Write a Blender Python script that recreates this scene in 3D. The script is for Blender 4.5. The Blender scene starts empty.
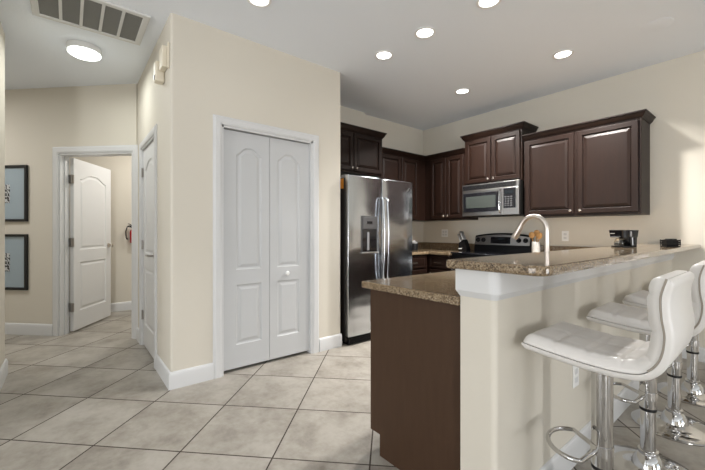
import bpy, bmesh, math, random
from mathutils import Matrix, Vector
random.seed(7)
SC = bpy.context.scene
COL = SC.collection
PI = math.pi

# ------------------------------------------------------------------ camera, sky, sun, exposure
cam_d = bpy.data.cameras.new('camera')
cam = bpy.data.objects.new('camera', cam_d)
COL.objects.link(cam)
cam.location = (0, 0, 1.18)
cam.rotation_euler = (PI/2, 0, math.radians(51.05))
cam_d.sensor_width = 36.0
cam_d.lens = 351.2*36.0/705
cam_d.shift_y = -2.8/705
cam_d.clip_start = 0.02
SC.camera = cam

world = bpy.data.worlds.new('world')
SC.world = world
world.use_nodes = True
wn = world.node_tree.nodes
bg = wn['Background']
bg.inputs[0].default_value = (0.80, 0.90, 1.0, 1)
bg.inputs[1].default_value = 1.6

VS = SC.view_settings
VS.view_transform = 'Standard'
VS.look = 'None'
VS.gamma = 1.0
VS.exposure = 0.06
VS.use_curve_mapping = False
SC.cycles.use_denoising = True
SC.cycles.max_bounces = 10
SC.cycles.diffuse_bounces = 6
SC.cycles.sample_clamp_indirect = 6.0
SC.cycles.caustics_reflective = False
SC.cycles.caustics_refractive = False

def area_light(name, loc, direction, sx, sy, power, color=(1, 1, 1), spread=PI):
    d = bpy.data.lights.new(name, 'AREA')
    d.shape = 'RECTANGLE'; d.size = sx; d.size_y = sy; d.energy = power; d.color = color; d.spread = spread
    o = bpy.data.objects.new(name, d); COL.objects.link(o)
    o.location = loc
    o.rotation_euler = Vector(direction).to_track_quat('-Z', 'Y').to_euler()
    return o
# daylight at the east window, then three unseen fill lights added for brightness
PW = dict(east=185, east_up=80, south=20, south_up=158, down=60, down_mid=4, down_pantry=0.5, down_fridge=1.0, hall=8, hall_far=22, inner=25, bar=4)
area_light('daylight_east_window', (6.16, -2.65, 1.25), (-1, 0, 0.0), 0.5, 2.0, PW['east'], (0.98, 0.985, 0.98))
area_light('fill_east_up', (6.16, 1.9, 0.7), (-1, 0, 0.9), 2.4, 0.9, PW['east_up'], (1.0, 0.99, 0.98))  # added fill aimed up at the ceiling from the east wall
area_light('fill_south_up', (-0.8, -6.16, 0.7), (0, 1, 1.0), 3.4, 0.9, PW['south_up'], (1.0, 0.99, 0.98))  # added fill aimed up at the ceiling from the rear wall
area_light('fill_south', (-0.8, -6.16, 1.2), (0, 1, 0.45), 3.4, 2.0, PW['south'], (1.0, 0.99, 0.98))  # added fill from behind the camera

# ------------------------------------------------------------------ node helpers / materials
def mat(name, color=(0.8, 0.8, 0.8), rough=0.5, metal=0.0, coat=0.0, spec=0.5, emit=None, estr=0.0, trans=0.0, ior=1.45):
    m = bpy.data.materials.new(name); m.use_nodes = True
    b = m.node_tree.nodes['Principled BSDF']
    b.inputs['Base Color'].default_value = (*color, 1)
    b.inputs['Roughness'].default_value = rough
    b.inputs['Metallic'].default_value = metal
    b.inputs['Coat Weight'].default_value = coat
    b.inputs['Coat Roughness'].default_value = 0.12
    b.inputs['Specular IOR Level'].default_value = spec
    b.inputs['Transmission Weight'].default_value = trans
    b.inputs['IOR'].default_value = ior
    if emit:
        b.inputs['Emission Color'].default_value = (*emit, 1)
        b.inputs['Emission Strength'].default_value = estr
    return m
class NT:
    def __init__(s, m):
        s.t = m.node_tree; s.b = s.t.nodes['Principled BSDF']
    def n(s, typ, **kw):
        o = s.t.nodes.new(typ)
        for k, v in kw.items():
            if k in o.inputs: o.inputs[k].default_value = v
            else: setattr(o, k, v)
        return o
    def l(s, a, b): s.t.links.new(a, b)
    def obj(s, scale=(1, 1, 1), rot=(0, 0, 0)):
        tc = s.n('ShaderNodeTexCoord'); mp = s.n('ShaderNodeMapping')
        mp.inputs['Scale'].default_value = scale; mp.inputs['Rotation'].default_value = rot
        s.l(tc.outputs['Object'], mp.inputs['Vector']); return mp.outputs['Vector']
    def noise(s, vec, scale, detail=3, rough=0.5):
        x = s.n('ShaderNodeTexNoise'); x.inputs['Scale'].default_value = scale
        x.inputs['Detail'].default_value = detail; x.inputs['Roughness'].default_value = rough
        s.l(vec, x.inputs['Vector']); return x.outputs['Fac']
    def ramp(s, fac, stops):
        r = s.n('ShaderNodeValToRGB'); e = r.color_ramp.elements
        while len(e) < len(stops): e.new(0.5)
        for i, (p, c) in enumerate(stops):
            e[i].position = p; e[i].color = (*c, 1)
        s.l(fac, r.inputs['Fac']); return r.outputs['Color']
    def bump(s, h, strength, dist):
        b = s.n('ShaderNodeBump'); b.inputs['Strength'].default_value = strength; b.inputs['Distance'].default_value = dist
        s.l(h, b.inputs['Height']); s.l(b.outputs['Normal'], s.b.inputs['Normal'])
    def math(s, op, a, b=None):
        m = s.n('ShaderNodeMath', operation=op)
        for i, v in enumerate((a, b)):
            if v is None: continue
            if isinstance(v, (int, float)): m.inputs[i].default_value = v
            else: s.l(v, m.inputs[i])
        return m.outputs[0]

M = {}
def paint(name, c, bump=0.15, rough=0.75, sc=140):
    m = mat(name, c, rough, spec=0.3); t = NT(m); v = t.obj()
    t.bump(t.noise(v, sc, 2), bump, 0.004); M[name] = m
paint('wall_paint', (0.64, 0.602, 0.527), 0.12)
paint('ceiling_paint', (0.82, 0.86, 0.92), 0.25, 0.9, 60)
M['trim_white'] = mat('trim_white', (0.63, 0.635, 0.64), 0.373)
M['door_white_lit'] = mat('door_white_lit', (0.68, 0.685, 0.69), 0.4)  # tone lifted to stand in for brighter light on the hall doors
M['door_white_dim'] = mat('door_white_dim', (0.53, 0.54, 0.55), 0.42)  # same door white, greyed to stand in for dimmer light here

def floor_mat():
    m = mat('floor_tile', (0.4, 0.36, 0.31), 0.373); t = NT(m)
    g = t.n('ShaderNodeTexCoord'); sx = t.n('ShaderNodeSeparateXYZ'); t.l(g.outputs['Object'], sx.inputs[0])
    X, Y = sx.outputs[0], sx.outputs[1]
    q = math.sqrt(0.5)
    a = t.math('MULTIPLY', t.math('ADD', X, Y), q/0.51); a = t.math('ADD', a, 0.61/0.51 + 40)
    b = t.math('MULTIPLY', t.math('SUBTRACT', Y, X), q/0.51); b = t.math('ADD', b, -1.78/0.51 + 40)
    fa, fb = t.math('FRACT', a), t.math('FRACT', b)
    da = t.math('MINIMUM', fa, t.math('SUBTRACT', 1.0, fa)); db = t.math('MINIMUM', fb, t.math('SUBTRACT', 1.0, fb))
    d = t.math('MINIMUM', da, db)
    grout = t.math('LESS_THAN', d, 0.0078)
    cmb = t.n('ShaderNodeCombineXYZ'); t.l(t.math('FLOOR', a), cmb.inputs[0]); t.l(t.math('FLOOR', b), cmb.inputs[1])
    wnz = t.n('ShaderNodeTexWhiteNoise', noise_dimensions='3D'); t.l(cmb.outputs[0], wnz.inputs['Vector'])
    off = t.n('ShaderNodeVectorMath', operation='MULTIPLY_ADD')
    t.l(wnz.outputs['Color'], off.inputs[0]); off.inputs[1].default_value = (9, 9, 9); t.l(g.outputs['Object'], off.inputs[2])
    n1 = t.noise(off.outputs[0], 3.2, 6, 0.62); n2 = t.noise(off.outputs[0], 22, 4, 0.6)
    mix = t.math('ADD', t.math('MULTIPLY', n1, 0.72), t.math('MULTIPLY', n2, 0.28))
    col = t.ramp(mix, [(0.32, (0.20, 0.177, 0.15)), (0.45, (0.31, 0.284, 0.246)), (0.55, (0.385, 0.357, 0.315)), (0.70, (0.46, 0.432, 0.39))])
    mx = t.n('ShaderNodeMix', data_type='RGBA'); t.l(grout, mx.inputs[0]); t.l(col, mx.inputs[6]); mx.inputs[7].default_value = (0.045, 0.032, 0.024, 1)
    t.l(mx.outputs[2], t.b.inputs['Base Color'])
    rr = t.math('ADD', t.math('MULTIPLY', grout, 0.4), t.math('ADD', t.math('MULTIPLY', n2, 0.25), 0.26)); t.l(rr, t.b.inputs['Roughness'])
    t.bump(t.math('SUBTRACT', t.math('MULTIPLY', n2, 0.15), grout), 0.35, 0.003)
    M['floor_tile'] = m
floor_mat()

def granite():
    m = mat('granite', (0.3, 0.22, 0.15), 0.07, coat=0.3); t = NT(m); v = t.obj()
    vo = t.n('ShaderNodeTexVoronoi'); vo.inputs['Scale'].default_value = 240; t.l(v, vo.inputs['Vector'])
    sp = t.n('ShaderNodeSeparateColor'); t.l(vo.outputs['Color'], sp.inputs[0])
    n = t.noise(v, 30, 4, 0.65)
    f = t.math('ADD', t.math('MULTIPLY', sp.outputs[0], 0.65), t.math('MULTIPLY', n, 0.5))
    c = t.ramp(f, [(0.20, (0.022, 0.016, 0.011)), (0.34, (0.095, 0.064, 0.038)), (0.52, (0.175, 0.122, 0.072)), (0.74, (0.26, 0.192, 0.118)), (0.95, (0.37, 0.30, 0.21))])
    t.l(c, t.b.inputs['Base Color']); M['granite'] = m
granite()

def wood(name, c1, c2, rough, coat):
    m = mat(name, c1, rough, coat=coat); t = NT(m); v = t.obj((3, 3, 0.35))
    n = t.noise(v, 14, 5, 0.6)
    t.l(t.ramp(n, [(0.3, c1), (0.7, c2)]), t.b.inputs['Base Color']); M[name] = m
    m.node_tree.nodes['Principled BSDF'].inputs['Specular IOR Level'].default_value = 0.30
wood('espresso', (0.0095, 0.0042, 0.0027), (0.0145, 0.0064, 0.0039), 0.42, 0.0)
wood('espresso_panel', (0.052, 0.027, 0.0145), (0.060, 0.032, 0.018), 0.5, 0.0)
wood('spoon_wood', (0.50, 0.27, 0.10), (0.62, 0.36, 0.15), 0.6, 0)

def steel():
    m = mat('stainless', (0.58, 0.605, 0.64), 0.17, 1.0); t = NT(m); v = t.obj((1, 1, 90))
    n = t.noise(v, 6, 3); t.l(t.math('ADD', t.math('MULTIPLY', n, 0.10), 0.12), t.b.inputs['Roughness'])
    v2 = t.obj((1, 1.0, 1.6)); t.bump(t.noise(v2, 2.6, 1), 0.45, 0.02)
    M['stainless'] = m
steel()
M['stainless_bright'] = mat('stainless_bright', (0.46, 0.45, 0.44), 0.32, 1.0)
M['chrome'] = mat('chrome', (0.60, 0.595, 0.59), 0.06, 1.0)
M['nickel'] = mat('nickel', (0.62, 0.58, 0.53), 0.22, 1.0)
M['satin_nickel'] = mat('satin_nickel', (0.36, 0.34, 0.32), 0.35, 1.0)
M['faucet_steel'] = mat('faucet_steel', (0.58, 0.53, 0.49), 0.32, 1.0)
M['black_plastic'] = mat('black_plastic', (0.007, 0.007, 0.008), 0.35, spec=0.3)
M['black_gloss'] = mat('black_gloss', (0.008, 0.008, 0.010), 0.06, coat=0.4)
M['black_matte'] = mat('black_matte', (0.006, 0.0055, 0.005), 0.6, spec=0.2)
M['dark_side'] = mat('dark_side', (0.022, 0.019, 0.017), 0.45)
M['grey_plastic'] = mat('grey_plastic', (0.24, 0.24, 0.25), 0.4)
M['dark_grey'] = mat('dark_grey', (0.07, 0.07, 0.072), 0.4)
M['white_plastic'] = mat('white_plastic', (0.82, 0.82, 0.81), 0.4)
M['cream_plastic'] = mat('cream_plastic', (0.72, 0.66, 0.54), 0.45)
M['display'] = mat('display', (0.008, 0.010, 0.012), 0.25, emit=(0.25, 0.6, 0.75), estr=0.008)
M['dispenser_grey'] = mat('dispenser_grey', (0.085, 0.083, 0.085), 0.3)
M['label_white'] = mat('label_white', (0.55, 0.55, 0.53), 0.5)
M['label_orange'] = mat('label_orange', (0.75, 0.30, 0.04), 0.5)
M['red_paint'] = mat('red_paint', (0.55, 0.012, 0.015), 0.3, coat=0.3)
M['frame_black'] = mat('frame_black', (0.010, 0.010, 0.010), 0.3)
M['mat_board'] = mat('mat_board', (0.33, 0.40, 0.45), 0.2)
M['vent_white'] = mat('vent_white', (0.66, 0.66, 0.65), 0.5)
M['glass'] = mat('glass', (0.95, 0.97, 0.97), 0.02, trans=1.0)
M['lens_glow'] = mat('lens_glow', (1, 1, 1), 0.5, emit=(1.0, 0.97, 0.93), estr=6.0)
M['lamp_glow'] = mat('lamp_glow', (0.9, 1, 0.97), 0.5, emit=(0.93, 1.0, 0.97), estr=4.0)

def leather():
    m = mat('white_leather', (0.67, 0.65, 0.625), 0.36, coat=0.05); t = NT(m); v = t.obj()
    t.bump(t.noise(v, 260, 3), 0.12, 0.001); M['white_leather'] = m
leather()
M['piping'] = mat('piping', (0.30, 0.265, 0.22), 0.5)
def filt():
    m = mat('vent_filter', (0.2, 0.2, 0.2), 0.8); t = NT(m); v = t.obj((1, 1, 1))
    w = t.n('ShaderNodeTexWave', wave_type='BANDS', bands_direction='X'); w.inputs['Scale'].default_value = 26
    t.l(v, w.inputs['Vector']); t.l(t.ramp(w.outputs['Fac'], [(0.0, (0.13, 0.13, 0.125)), (1.0, (0.27, 0.27, 0.26))]), t.b.inputs['Base Color'])
    M['vent_filter'] = m
filt()
def zebra():
    m = mat('print_bw', (0.1, 0.1, 0.1), 0.3); t = NT(m); v = t.obj()
    w = t.n('ShaderNodeTexWave', wave_type='BANDS', bands_direction='DIAGONAL'); w.inputs['Scale'].default_value = 9
    w.inputs['Distortion'].default_value = 9; w.inputs['Detail Scale'].default_value = 2.5; t.l(v, w.inputs['Vector'])
    t.l(t.ramp(w.outputs['Fac'], [(0.42, (0.012, 0.012, 0.014)), (0.6, (0.5, 0.52, 0.53))]), t.b.inputs['Base Color']); M['print_bw'] = m
zebra()

# ------------------------------------------------------------------ mesh helpers
WM = {}          # world matrix of each parent object we made
class MB:
    def __init__(s, mtx=None):
        s.bm = bmesh.new(); s.M = mtx or Matrix()
    def v(s, p): return s.bm.verts.new(s.M @ Vector(p))
    def face(s, vs):
        try: return s.bm.faces.new(vs)
        except ValueError: return None
    def box(s, x0, x1, y0, y1, z0, z1, bev=0.0, seg=2):
        vs = [s.v((x, y, z)) for x in (x0, x1) for y in (y0, y1) for z in (z0, z1)]
        fs = [s.face([vs[i] for i in f]) for f in ((0,1,3,2),(4,6,7,5),(0,4,5,1),(2,3,7,6),(0,2,6,4),(1,5,7,3))]
        if bev > 0:
            es = list({e for f in fs for e in f.edges})
            bmesh.ops.bevel(s.bm, geom=es, offset=bev, segments=seg, profile=0.5, affect='EDGES')
        return s
    def loft(s, loops, closed=True, cap=True):
        L = [[s.v(p) for p in lp] for lp in loops]
        n = len(L[0])
        for a, b in zip(L, L[1:]):
            for i in range(n if closed else n-1):
                j = (i+1) % n
                s.face([a[i], a[j], b[j], b[i]])
        if cap:
            s.face(L[0][::-1]); s.face(L[-1])
        return s
    def tube(s, pts, r, seg=12, cap=True, closed=False):
        pts = [Vector(p) for p in pts]; n = len(pts)
        rs = r if isinstance(r, (list, tuple)) else [r]*n
        up = None; loops = []
        for i, p in enumerate(pts):
            if closed: t = pts[(i+1) % n]-pts[i-1]
            else: t = pts[min(i+1, n-1)]-pts[max(i-1, 0)]
            t.normalize()
            if up is None:
                up = Vector((0, 0, 1)) if abs(t.z) < 0.9 else Vector((1, 0, 0))
            a = up - t*up.dot(t); a.normalize(); up = a; b = t.cross(a)
            loops.append([p + (a*math.cos(2*PI*k/seg) + b*math.sin(2*PI*k/seg))*rs[i] for k in range(seg)])
        if closed: loops.append(loops[0])
        return s.loft(loops, True, cap and not closed)
    def cyl(s, p0, p1, r, seg=24, r1=None):
        return s.tube([p0, p1], [r, r if r1 is None else r1], seg)
    def lathe(s, prof, c=(0, 0, 0), seg=32):
        loops = [[(c[0]+max(r, 1e-4)*math.cos(2*PI*k/seg), c[1]+max(r, 1e-4)*math.sin(2*PI*k/seg), c[2]+z) for k in range(seg)] for r, z in prof]
        return s.loft(loops, True, True)
    def prism(s, poly, z0, z1):
        return s.loft([[(x, y, z0) for x, y in poly], [(x, y, z1) for x, y in poly]])
    def rings(s, x0, x1, z0, z1, steps, top=None, n=1):
        """concentric outlines in the local x-z plane; steps = [(inset, y)], last is capped.  top(t) adds height to the top edge, t in 0..1"""
        loops = [outline(x0, x1, z0, z1, i, y, top, n) for i, y in steps]
        L = [[s.v(p) for p in lp] for lp in loops]; k = len(L[0])
        for a, b in zip(L, L[1:]):
            for i in range(k): s.face([a[i], a[(i+1) % k], b[(i+1) % k], b[i]])
        s.face(L[-1]); return L
    def slab_with_panels(s, w, h, th, panels, steps):
        """door leaf: front at y=0 facing -y (local), back at y=th; panels = [(x0,x1,z0,z1,top)]"""
        outer = [s.v(p) for p in ((0, 0, 0), (w, 0, 0), (w, 0, h), (0, 0, h))]
        edges = [s.bm.edges.new((outer[i], outer[(i+1) % 4])) for i in range(4)]
        for (x0, x1, z0, z1, top) in panels:
            n = 24 if top else 1
            L = s.rings(x0, x1, z0, z1, steps, top, n)
            edges += [s.bm.edges.get((L[0][i], L[0][(i+1) % len(L[0])])) for i in range(len(L[0]))]
        bmesh.ops.triangle_fill(s.bm, use_beauty=True, use_dissolve=False, edges=edges)
        back = [s.v(p) for p in ((0, th, 0), (w, th, 0), (w, th, h), (0, th, h))]
        for i in range(4): s.face([outer[i], outer[(i+1) % 4], back[(i+1) % 4], back[i]])
        s.face(back[::-1]); return s
    def build(s, name, m, parent=None, smooth=False, bevel=0.0, angle=35, origin=None):
        bmesh.ops.recalc_face_normals(s.bm, faces=s.bm.faces)
        base = WM[parent.name].inverted() if parent is not None else Matrix()
        if parent is None and origin is not None: base = Matrix.Translation(-Vector(origin))
        bmesh.ops.transform(s.bm, matrix=base, verts=s.bm.verts)
        me = bpy.data.meshes.new(name); s.bm.to_mesh(me); s.bm.free()
        me.materials.append(M[m] if isinstance(m, str) else m)
        o = bpy.data.objects.new(name, me); COL.objects.link(o)
        if parent is not None: o.parent = parent; WM[o.name] = WM[parent.name].copy()
        else:
            if origin is not None: o.location = origin
            WM[o.name] = base.inverted()
        if smooth:
            for p in me.polygons: p.use_smooth = True
            me.set_sharp_from_angle(angle=math.radians(angle))
        if bevel > 0:
            b = o.modifiers.new('bevel', 'BEVEL'); b.width = bevel; b.segments = 2; b.limit_method = 'ANGLE'; b.angle_limit = math.radians(40)
        return o
def outline(x0, x1, z0, z1, i, y, top, n):
    pts = [(x0+i, y, z0+i), (x1-i, y, z0+i)]
    for k in range(n+1):
        t = 1 - k/n; x = x0+i + (x1-x0-2*i)*t
        pts.append((x, y, z1 - i + (top((x-x0)/(x1-x0)) if top else 0)))
    return pts
def arch(hh):     # flat shoulders and a raised middle
    def f(t):
        u = min(1, max(0, (0.5-abs(t-0.5))/0.40)); return hh*(u*u*(3-2*u))
    return f
def frame(o, right, out):
    """local x -> right, local y -> INTO the wall (-out), local z -> up"""
    r = Vector(right); n = -Vector(out); m = Matrix.Identity(4)
    for i in range(3): m[i][0] = r[i]; m[i][1] = n[i]; m[i][2] = (0, 0, 1)[i]; m[i][3] = o[i]
    return m
def props(o, label=None, cat=None, group=None, kind=None):
    for k, v in (('label', label), ('category', cat), ('group', group), ('kind', kind)):
        if v: o[k] = v
    return o
def thing(name, loc, label, cat, group=None, rz=0, kind=None):
    o = bpy.data.objects.new(name, None); COL.objects.link(o); o.empty_display_size = 0.1
    o.location = loc; o.rotation_euler = (0, 0, rz)
    WM[o.name] = Matrix.Translation(Vector(loc)) @ Matrix.Rotation(rz, 4, 'Z')
    return props(o, label, cat, group, kind)
def dup(root, loc=None, rz=None, label=None):
    r = root.copy(); COL.objects.link(r)
    if loc is not None: r.location = loc
    if rz is not None: r.rotation_euler = (0, 0, rz)
    if label: r['label'] = label
    for ch in root.children:
        c = ch.copy(); COL.objects.link(c); c.parent = r
        for g in ch.children:
            d = g.copy(); COL.objects.link(d); d.parent = c
    return r
def struct(mb, name, m, **k):
    o = mb.build(name, m, **k); o['kind'] = 'structure'; return o
def rounded(poly, idx, r, n=6):
    """round the listed corners of a polygon"""
    out = []
    for i, p in enumerate(poly):
        if i not in idx: out.append(p); continue
        a, b = Vector(poly[i-1]), Vector(poly[(i+1) % len(poly)]); p = Vector(p)
        u = (a-p).normalized(); w = (b-p).normalized(); c = p + u*r + w*r
        for k in range(n+1):
            t = k/n*PI/2
            q = c - w*r*math.cos(t) - u*r*math.sin(t); out.append((q.x, q.y))
    return out

# ------------------------------------------------------------------ the room
H = 2.833
XP, YP = -2.91, 0.596          # pantry corner
YW, XW = 4.49, -3.72           # kitchen back wall, fridge wall
Q = math.sqrt(0.5)
S = 3.630                      # diagonal hall wall: distance along its normal
def dg(a, b): return ((a-b)*Q, (a+b)*Q)     # (along the diagonal wall, away from the camera) -> x, y

struct(MB().box(-9, 6.3, -6.6, 5.2, -0.12, 0), 'floor', 'floor_tile')
struct(MB().box(-9, 6.3, -6.6, 5.2, H, H+0.12), 'ceiling', 'ceiling_paint')
struct(MB().box(XW-0.15, 6.12, YW, YW+0.12, 0, H), 'wall_back', 'wall_paint')
mb = MB(); mb.box(XW-0.12, XW, 3.19, YW, 0, H); mb.box(XW-0.12, XW+0.05, 2.2, 3.19, 0, H)
struct(mb, 'wall_kitchen', 'wall_paint')

# pantry: front wall with bifold opening, rounded corner, hall side wall with a door
T = 0.11
DY0, DY1, DZ = 0.972, 1.852, 2.062         # bifold opening
HX0, HX1, HZ = -4.25, -3.49, 2.05          # hall side door opening
mb = MB()
mb.prism(rounded([(XP, YP), (XP, DY0), (XP-T, DY0), (XP-T, YP+T), (HX1, YP+T), (HX1, YP)], {0}, 0.022), 0, H)
mb.prism(rounded([(XP, DY1), (XP, 2.2), (XW+0.02, 2.2), (XW+0.02, 2.2-T), (XP-T, 2.2-T), (XP-T, DY1)], {1}, 0.018), 0, H)
mb.box(XP-T, XP, DY0, DY1, DZ, H)
struct(mb, 'wall_pantry', 'wall_paint')
mb = MB()
mb.box(HX0, HX1, YP, YP+T, HZ, H)
mb.box(-4.64, HX0, YP, YP+T, 0, H)
mb.box(-4.64-0.0, -4.54, YP+T, 2.6, 0, H)
struct(mb, 'wall_hall', 'wall_paint')

# diagonal wall with the opening (local x = along, y = away)
DM = Matrix(((Q, -Q, 0, 0), (Q, Q, 0, 0), (0, 0, 1, 0), (0, 0, 0, 1)))
OA, OB, OZ = -3.748, -2.838, 2.075
mb = MB(DM)
mb.box(-6.6, OA, S, S+T, 0, H); mb.box(OA, OB, S, S+T, OZ, H); mb.box(OB, -2.80, S, S+T, 0, H)
struct(mb, 'wall_diagonal', 'wall_paint')
struct(MB().box(-6.41, -6.29, -1.2, 2.6, 0, H), 'wall_inner_room', 'wall_paint')
struct(MB().box(-6.41, -4.54, 2.5, 2.62, 0, H), 'wall_inner_end', 'wall_paint')
# block that closes the great room on the left of the hall
struct(MB().box(-4.085, -2.95, -6.1, -0.41, 0, H, 0.02), 'wall_left', 'wall_paint')
struct(MB().box(-8.5, -4.0, -2.75, -2.6, 0, H), 'wall_hall_end', 'wall_paint')
struct(MB().box(-8.6, -8.48, -2.75, -1.0, 0, H), 'wall_hall_west', 'wall_paint')
# dining room walls with window openings
mb = MB()
def wall_x(x0, x1, ys, ops):   # wall slab at constant x with openings (y0,y1,z0,z1)
    y = ys[0]
    for (a, b, c, d) in ops:
        mb.box(x0, x1, y, a, 0, H); mb.box(x0, x1, a, b, 0, c); mb.box(x0, x1, a, b, d, H); y = b
    mb.box(x0, x1, y, ys[1], 0, H)
EW = [(-3.1, -2.2, 0.2, 2.3), (0.6, 3.2, 0.25, 2.25)]
wall_x(6.0, 6.12, (-6.1, YW), EW)
struct(mb, 'wall_right', 'wall_paint')
mb = MB()
SX0, SX1 = -2.75, 0.75  # unseen rear window, added and placed for the fill light
mb.box(-3.0, SX0, -6.12, -6.0, 0, H); mb.box(SX1, 6.1, -6.12, -6.0, 0, H); mb.box(SX0, SX1, -6.12, -6.0, 0, 0.2); mb.box(SX0, SX1, -6.12, -6.0, 2.3, H)
struct(mb, 'wall_rear', 'wall_paint')
for i, (a, b, c, d) in enumerate(EW):
    mb = MB(); w = 0.05
    mb.box(6.01, 6.1, a, a+w, c, d); mb.box(6.01, 6.1, b-w, b, c, d); mb.box(6.01, 6.1, a, b, c, c+w); mb.box(6.01, 6.1, a, b, d-w, d)
    if i: mb.box(6.01, 6.1, (a+b)/2-0.03, (a+b)/2+0.03, c, d)
    struct(mb, 'window_%d' % (i+1), 'trim_white')
mb = MB()
for x in (SX0, (SX0+SX1)/2-0.025, SX1-0.05): mb.box(x, x+0.05, -6.1, -6.01, 0.2, 2.3)
mb.box(SX0, SX1, -6.1, -6.01, 0.2, 0.25); mb.box(SX0, SX1, -6.1, -6.01, 2.25, 2.3)
struct(mb, 'window_3', 'trim_white')

# peninsula half wall and its white cap
KX0, KX1, KY = -0.842, -0.69, 1.25
mb = MB(); mb.prism(rounded([(KX0, KY), (KX1, KY), (KX1, YW), (KX0, YW)], {1}, 0.022), 0, 0.935)
struct(mb, 'wall_peninsula', 'wall_paint')
def kp(e): return rounded([(KX0-e, KY-e), (KX1+e, KY-e), (KX1+e, YW), (KX0-e, YW)], {1}, 0.022+e)
mb = MB(); mb.loft([[(x, y, z) for x, y in kp(e)] for e, z in ((0.001, 0.920), (0.014, 0.945), (0.014, 1.031))])
struct(mb, 'trim_bar', 'trim_white')

# baseboards
def base_run(mb, pts, side, h=0.13, t=0.016):
    """pts polyline on the floor; side=+1 puts the board to the left of the direction of travel"""
    P = [Vector((p[0], p[1])) for p in pts]; offs = []
    for i, p in enumerate(P):
        ns = []
        if i > 0: d = (P[i]-P[i-1]).normalized(); ns.append(Vector((-d.y, d.x))*side)
        if i < len(P)-1: d = (P[i+1]-P[i]).normalized(); ns.append(Vector((-d.y, d.x))*side)
        n = sum(ns, Vector((0, 0))).normalized(); k = 1/max(0.3, n.dot(ns[0])); offs.append(n*k)
    loops = []
    for p, o in zip(P, offs):
        loops.append([(p.x+o.x*e, p.y+o.y*e, z) for e, z in ((0.0005, 0.0), (t, 0.0), (t, h-0.03), (t*0.75, h-0.012), (t*0.45, h-0.003), (0.0005, h))])
    mb.loft(loops)
mb = MB(); base_run(mb, [(XP, 0.905), (XP, YP), (-3.415, YP)], 1); base_run(mb, [(XP, 2.2), (XP, 1.925)], 1)
base_run(mb, [(-4.32, YP), (-4.605, YP)], 1)
struct(mb, 'baseboard_pantry', 'trim_white', smooth=True, angle=50)
mb = MB(); base_run(mb, [dg(-6.5, S), dg(OA-0.075, S)], -1); struct(mb, 'baseboard_diagonal', 'trim_white', smooth=True, angle=50)
mb = MB(); base_run(mb, [(-6.29, -1.0), (-6.29, 2.5)], -1); struct(mb, 'baseboard_inner_room', 'trim_white', smooth=True, angle=50)
mb = MB(); base_run(mb, [(-4.085, -2.6), (-4.085, -0.41), (-2.95, -0.41)], 1); struct(mb, 'baseboard_left', 'trim_white', smooth=True, angle=50)
mb = MB(); base_run(mb, [(KX0, KY), (KX1, KY), (KX1, YW), (3.4, YW)], -1); struct(mb, 'baseboard_peninsula', 'trim_white', smooth=True, angle=50)

# door casings
def casing(mb, x0, x1, z, w, t=0.018, jd=0.11):
    """local frame: opening x0..x1 up to z, wall face at y=0, room towards -y"""
    prof = [(0.0, 0.0), (0.0, t*0.7), (w*0.25, t), (w*0.75, t), (w*0.92, t*0.55), (w, t*0.5), (w, 0.0)]
    path = [((x0, 0), (-1, 0)), ((x0, z), (-1, 1)), ((x1, z), (1, 1)), ((x1, 0), (1, 0))]
    mb.loft([[(p[0]+o[0]*e, -y, p[1]+o[1]*e) for e, y in prof] for p, o in path])
    mb.box(x0, x0+0.018, -0.004, jd, 0, z); mb.box(x1-0.018, x1, -0.004, jd, 0, z); mb.box(x0, x1, -0.004, jd, z-0.018, z)
FP = frame((XP, 0, 0), (0, 1, 0), (1, 0, 0))          # pantry front: local x = world y
mb = MB(FP); casing(mb, DY0, DY1, DZ, 0.068); struct(mb, 'trim_pantry', 'trim_white')
FH = frame((0, YP, 0), (1, 0, 0), (0, -1, 0))         # hall side wall: local x = world x
mb = MB(FH); casing(mb, HX0, HX1, HZ, 0.066); struct(mb, 'trim_hall', 'trim_white')
FD = DM @ Matrix.Translation((0, S, 0))
mb = MB(FD); casing(mb, OA, OB, OZ, 0.075, 0.02)
mb.box(OA+0.018, OA+0.03, 0.045, 0.075, 0, OZ-0.018); mb.box(OB-0.03, OB-0.018, 0.045, 0.075, 0, OZ-0.018)
struct(mb, 'trim_diagonal', 'trim_white')

GROOVE = [(0, 0), (0.006, 0.007), (0.016, 0.009), (0.022, 0.009), (0.045, 0.002)]
# pantry bifold
d1 = thing('door_1', (XP, (DY0+DY1)/2, 0), None, None, kind='structure')
lw = (DY1-DY0-0.036-0.006)/2
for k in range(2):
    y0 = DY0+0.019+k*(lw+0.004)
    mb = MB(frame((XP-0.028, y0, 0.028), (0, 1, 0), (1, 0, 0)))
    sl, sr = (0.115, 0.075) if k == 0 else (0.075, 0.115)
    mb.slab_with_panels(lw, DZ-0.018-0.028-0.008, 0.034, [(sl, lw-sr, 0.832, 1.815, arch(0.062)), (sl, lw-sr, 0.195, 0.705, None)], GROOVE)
    mb.build('leaf', 'door_white_dim', d1)
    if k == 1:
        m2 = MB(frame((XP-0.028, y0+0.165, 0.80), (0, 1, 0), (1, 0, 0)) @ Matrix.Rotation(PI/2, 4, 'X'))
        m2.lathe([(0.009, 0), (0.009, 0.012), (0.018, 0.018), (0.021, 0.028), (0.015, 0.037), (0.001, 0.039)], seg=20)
        m2.build('knob', 'white_plastic', d1, smooth=True)
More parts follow.
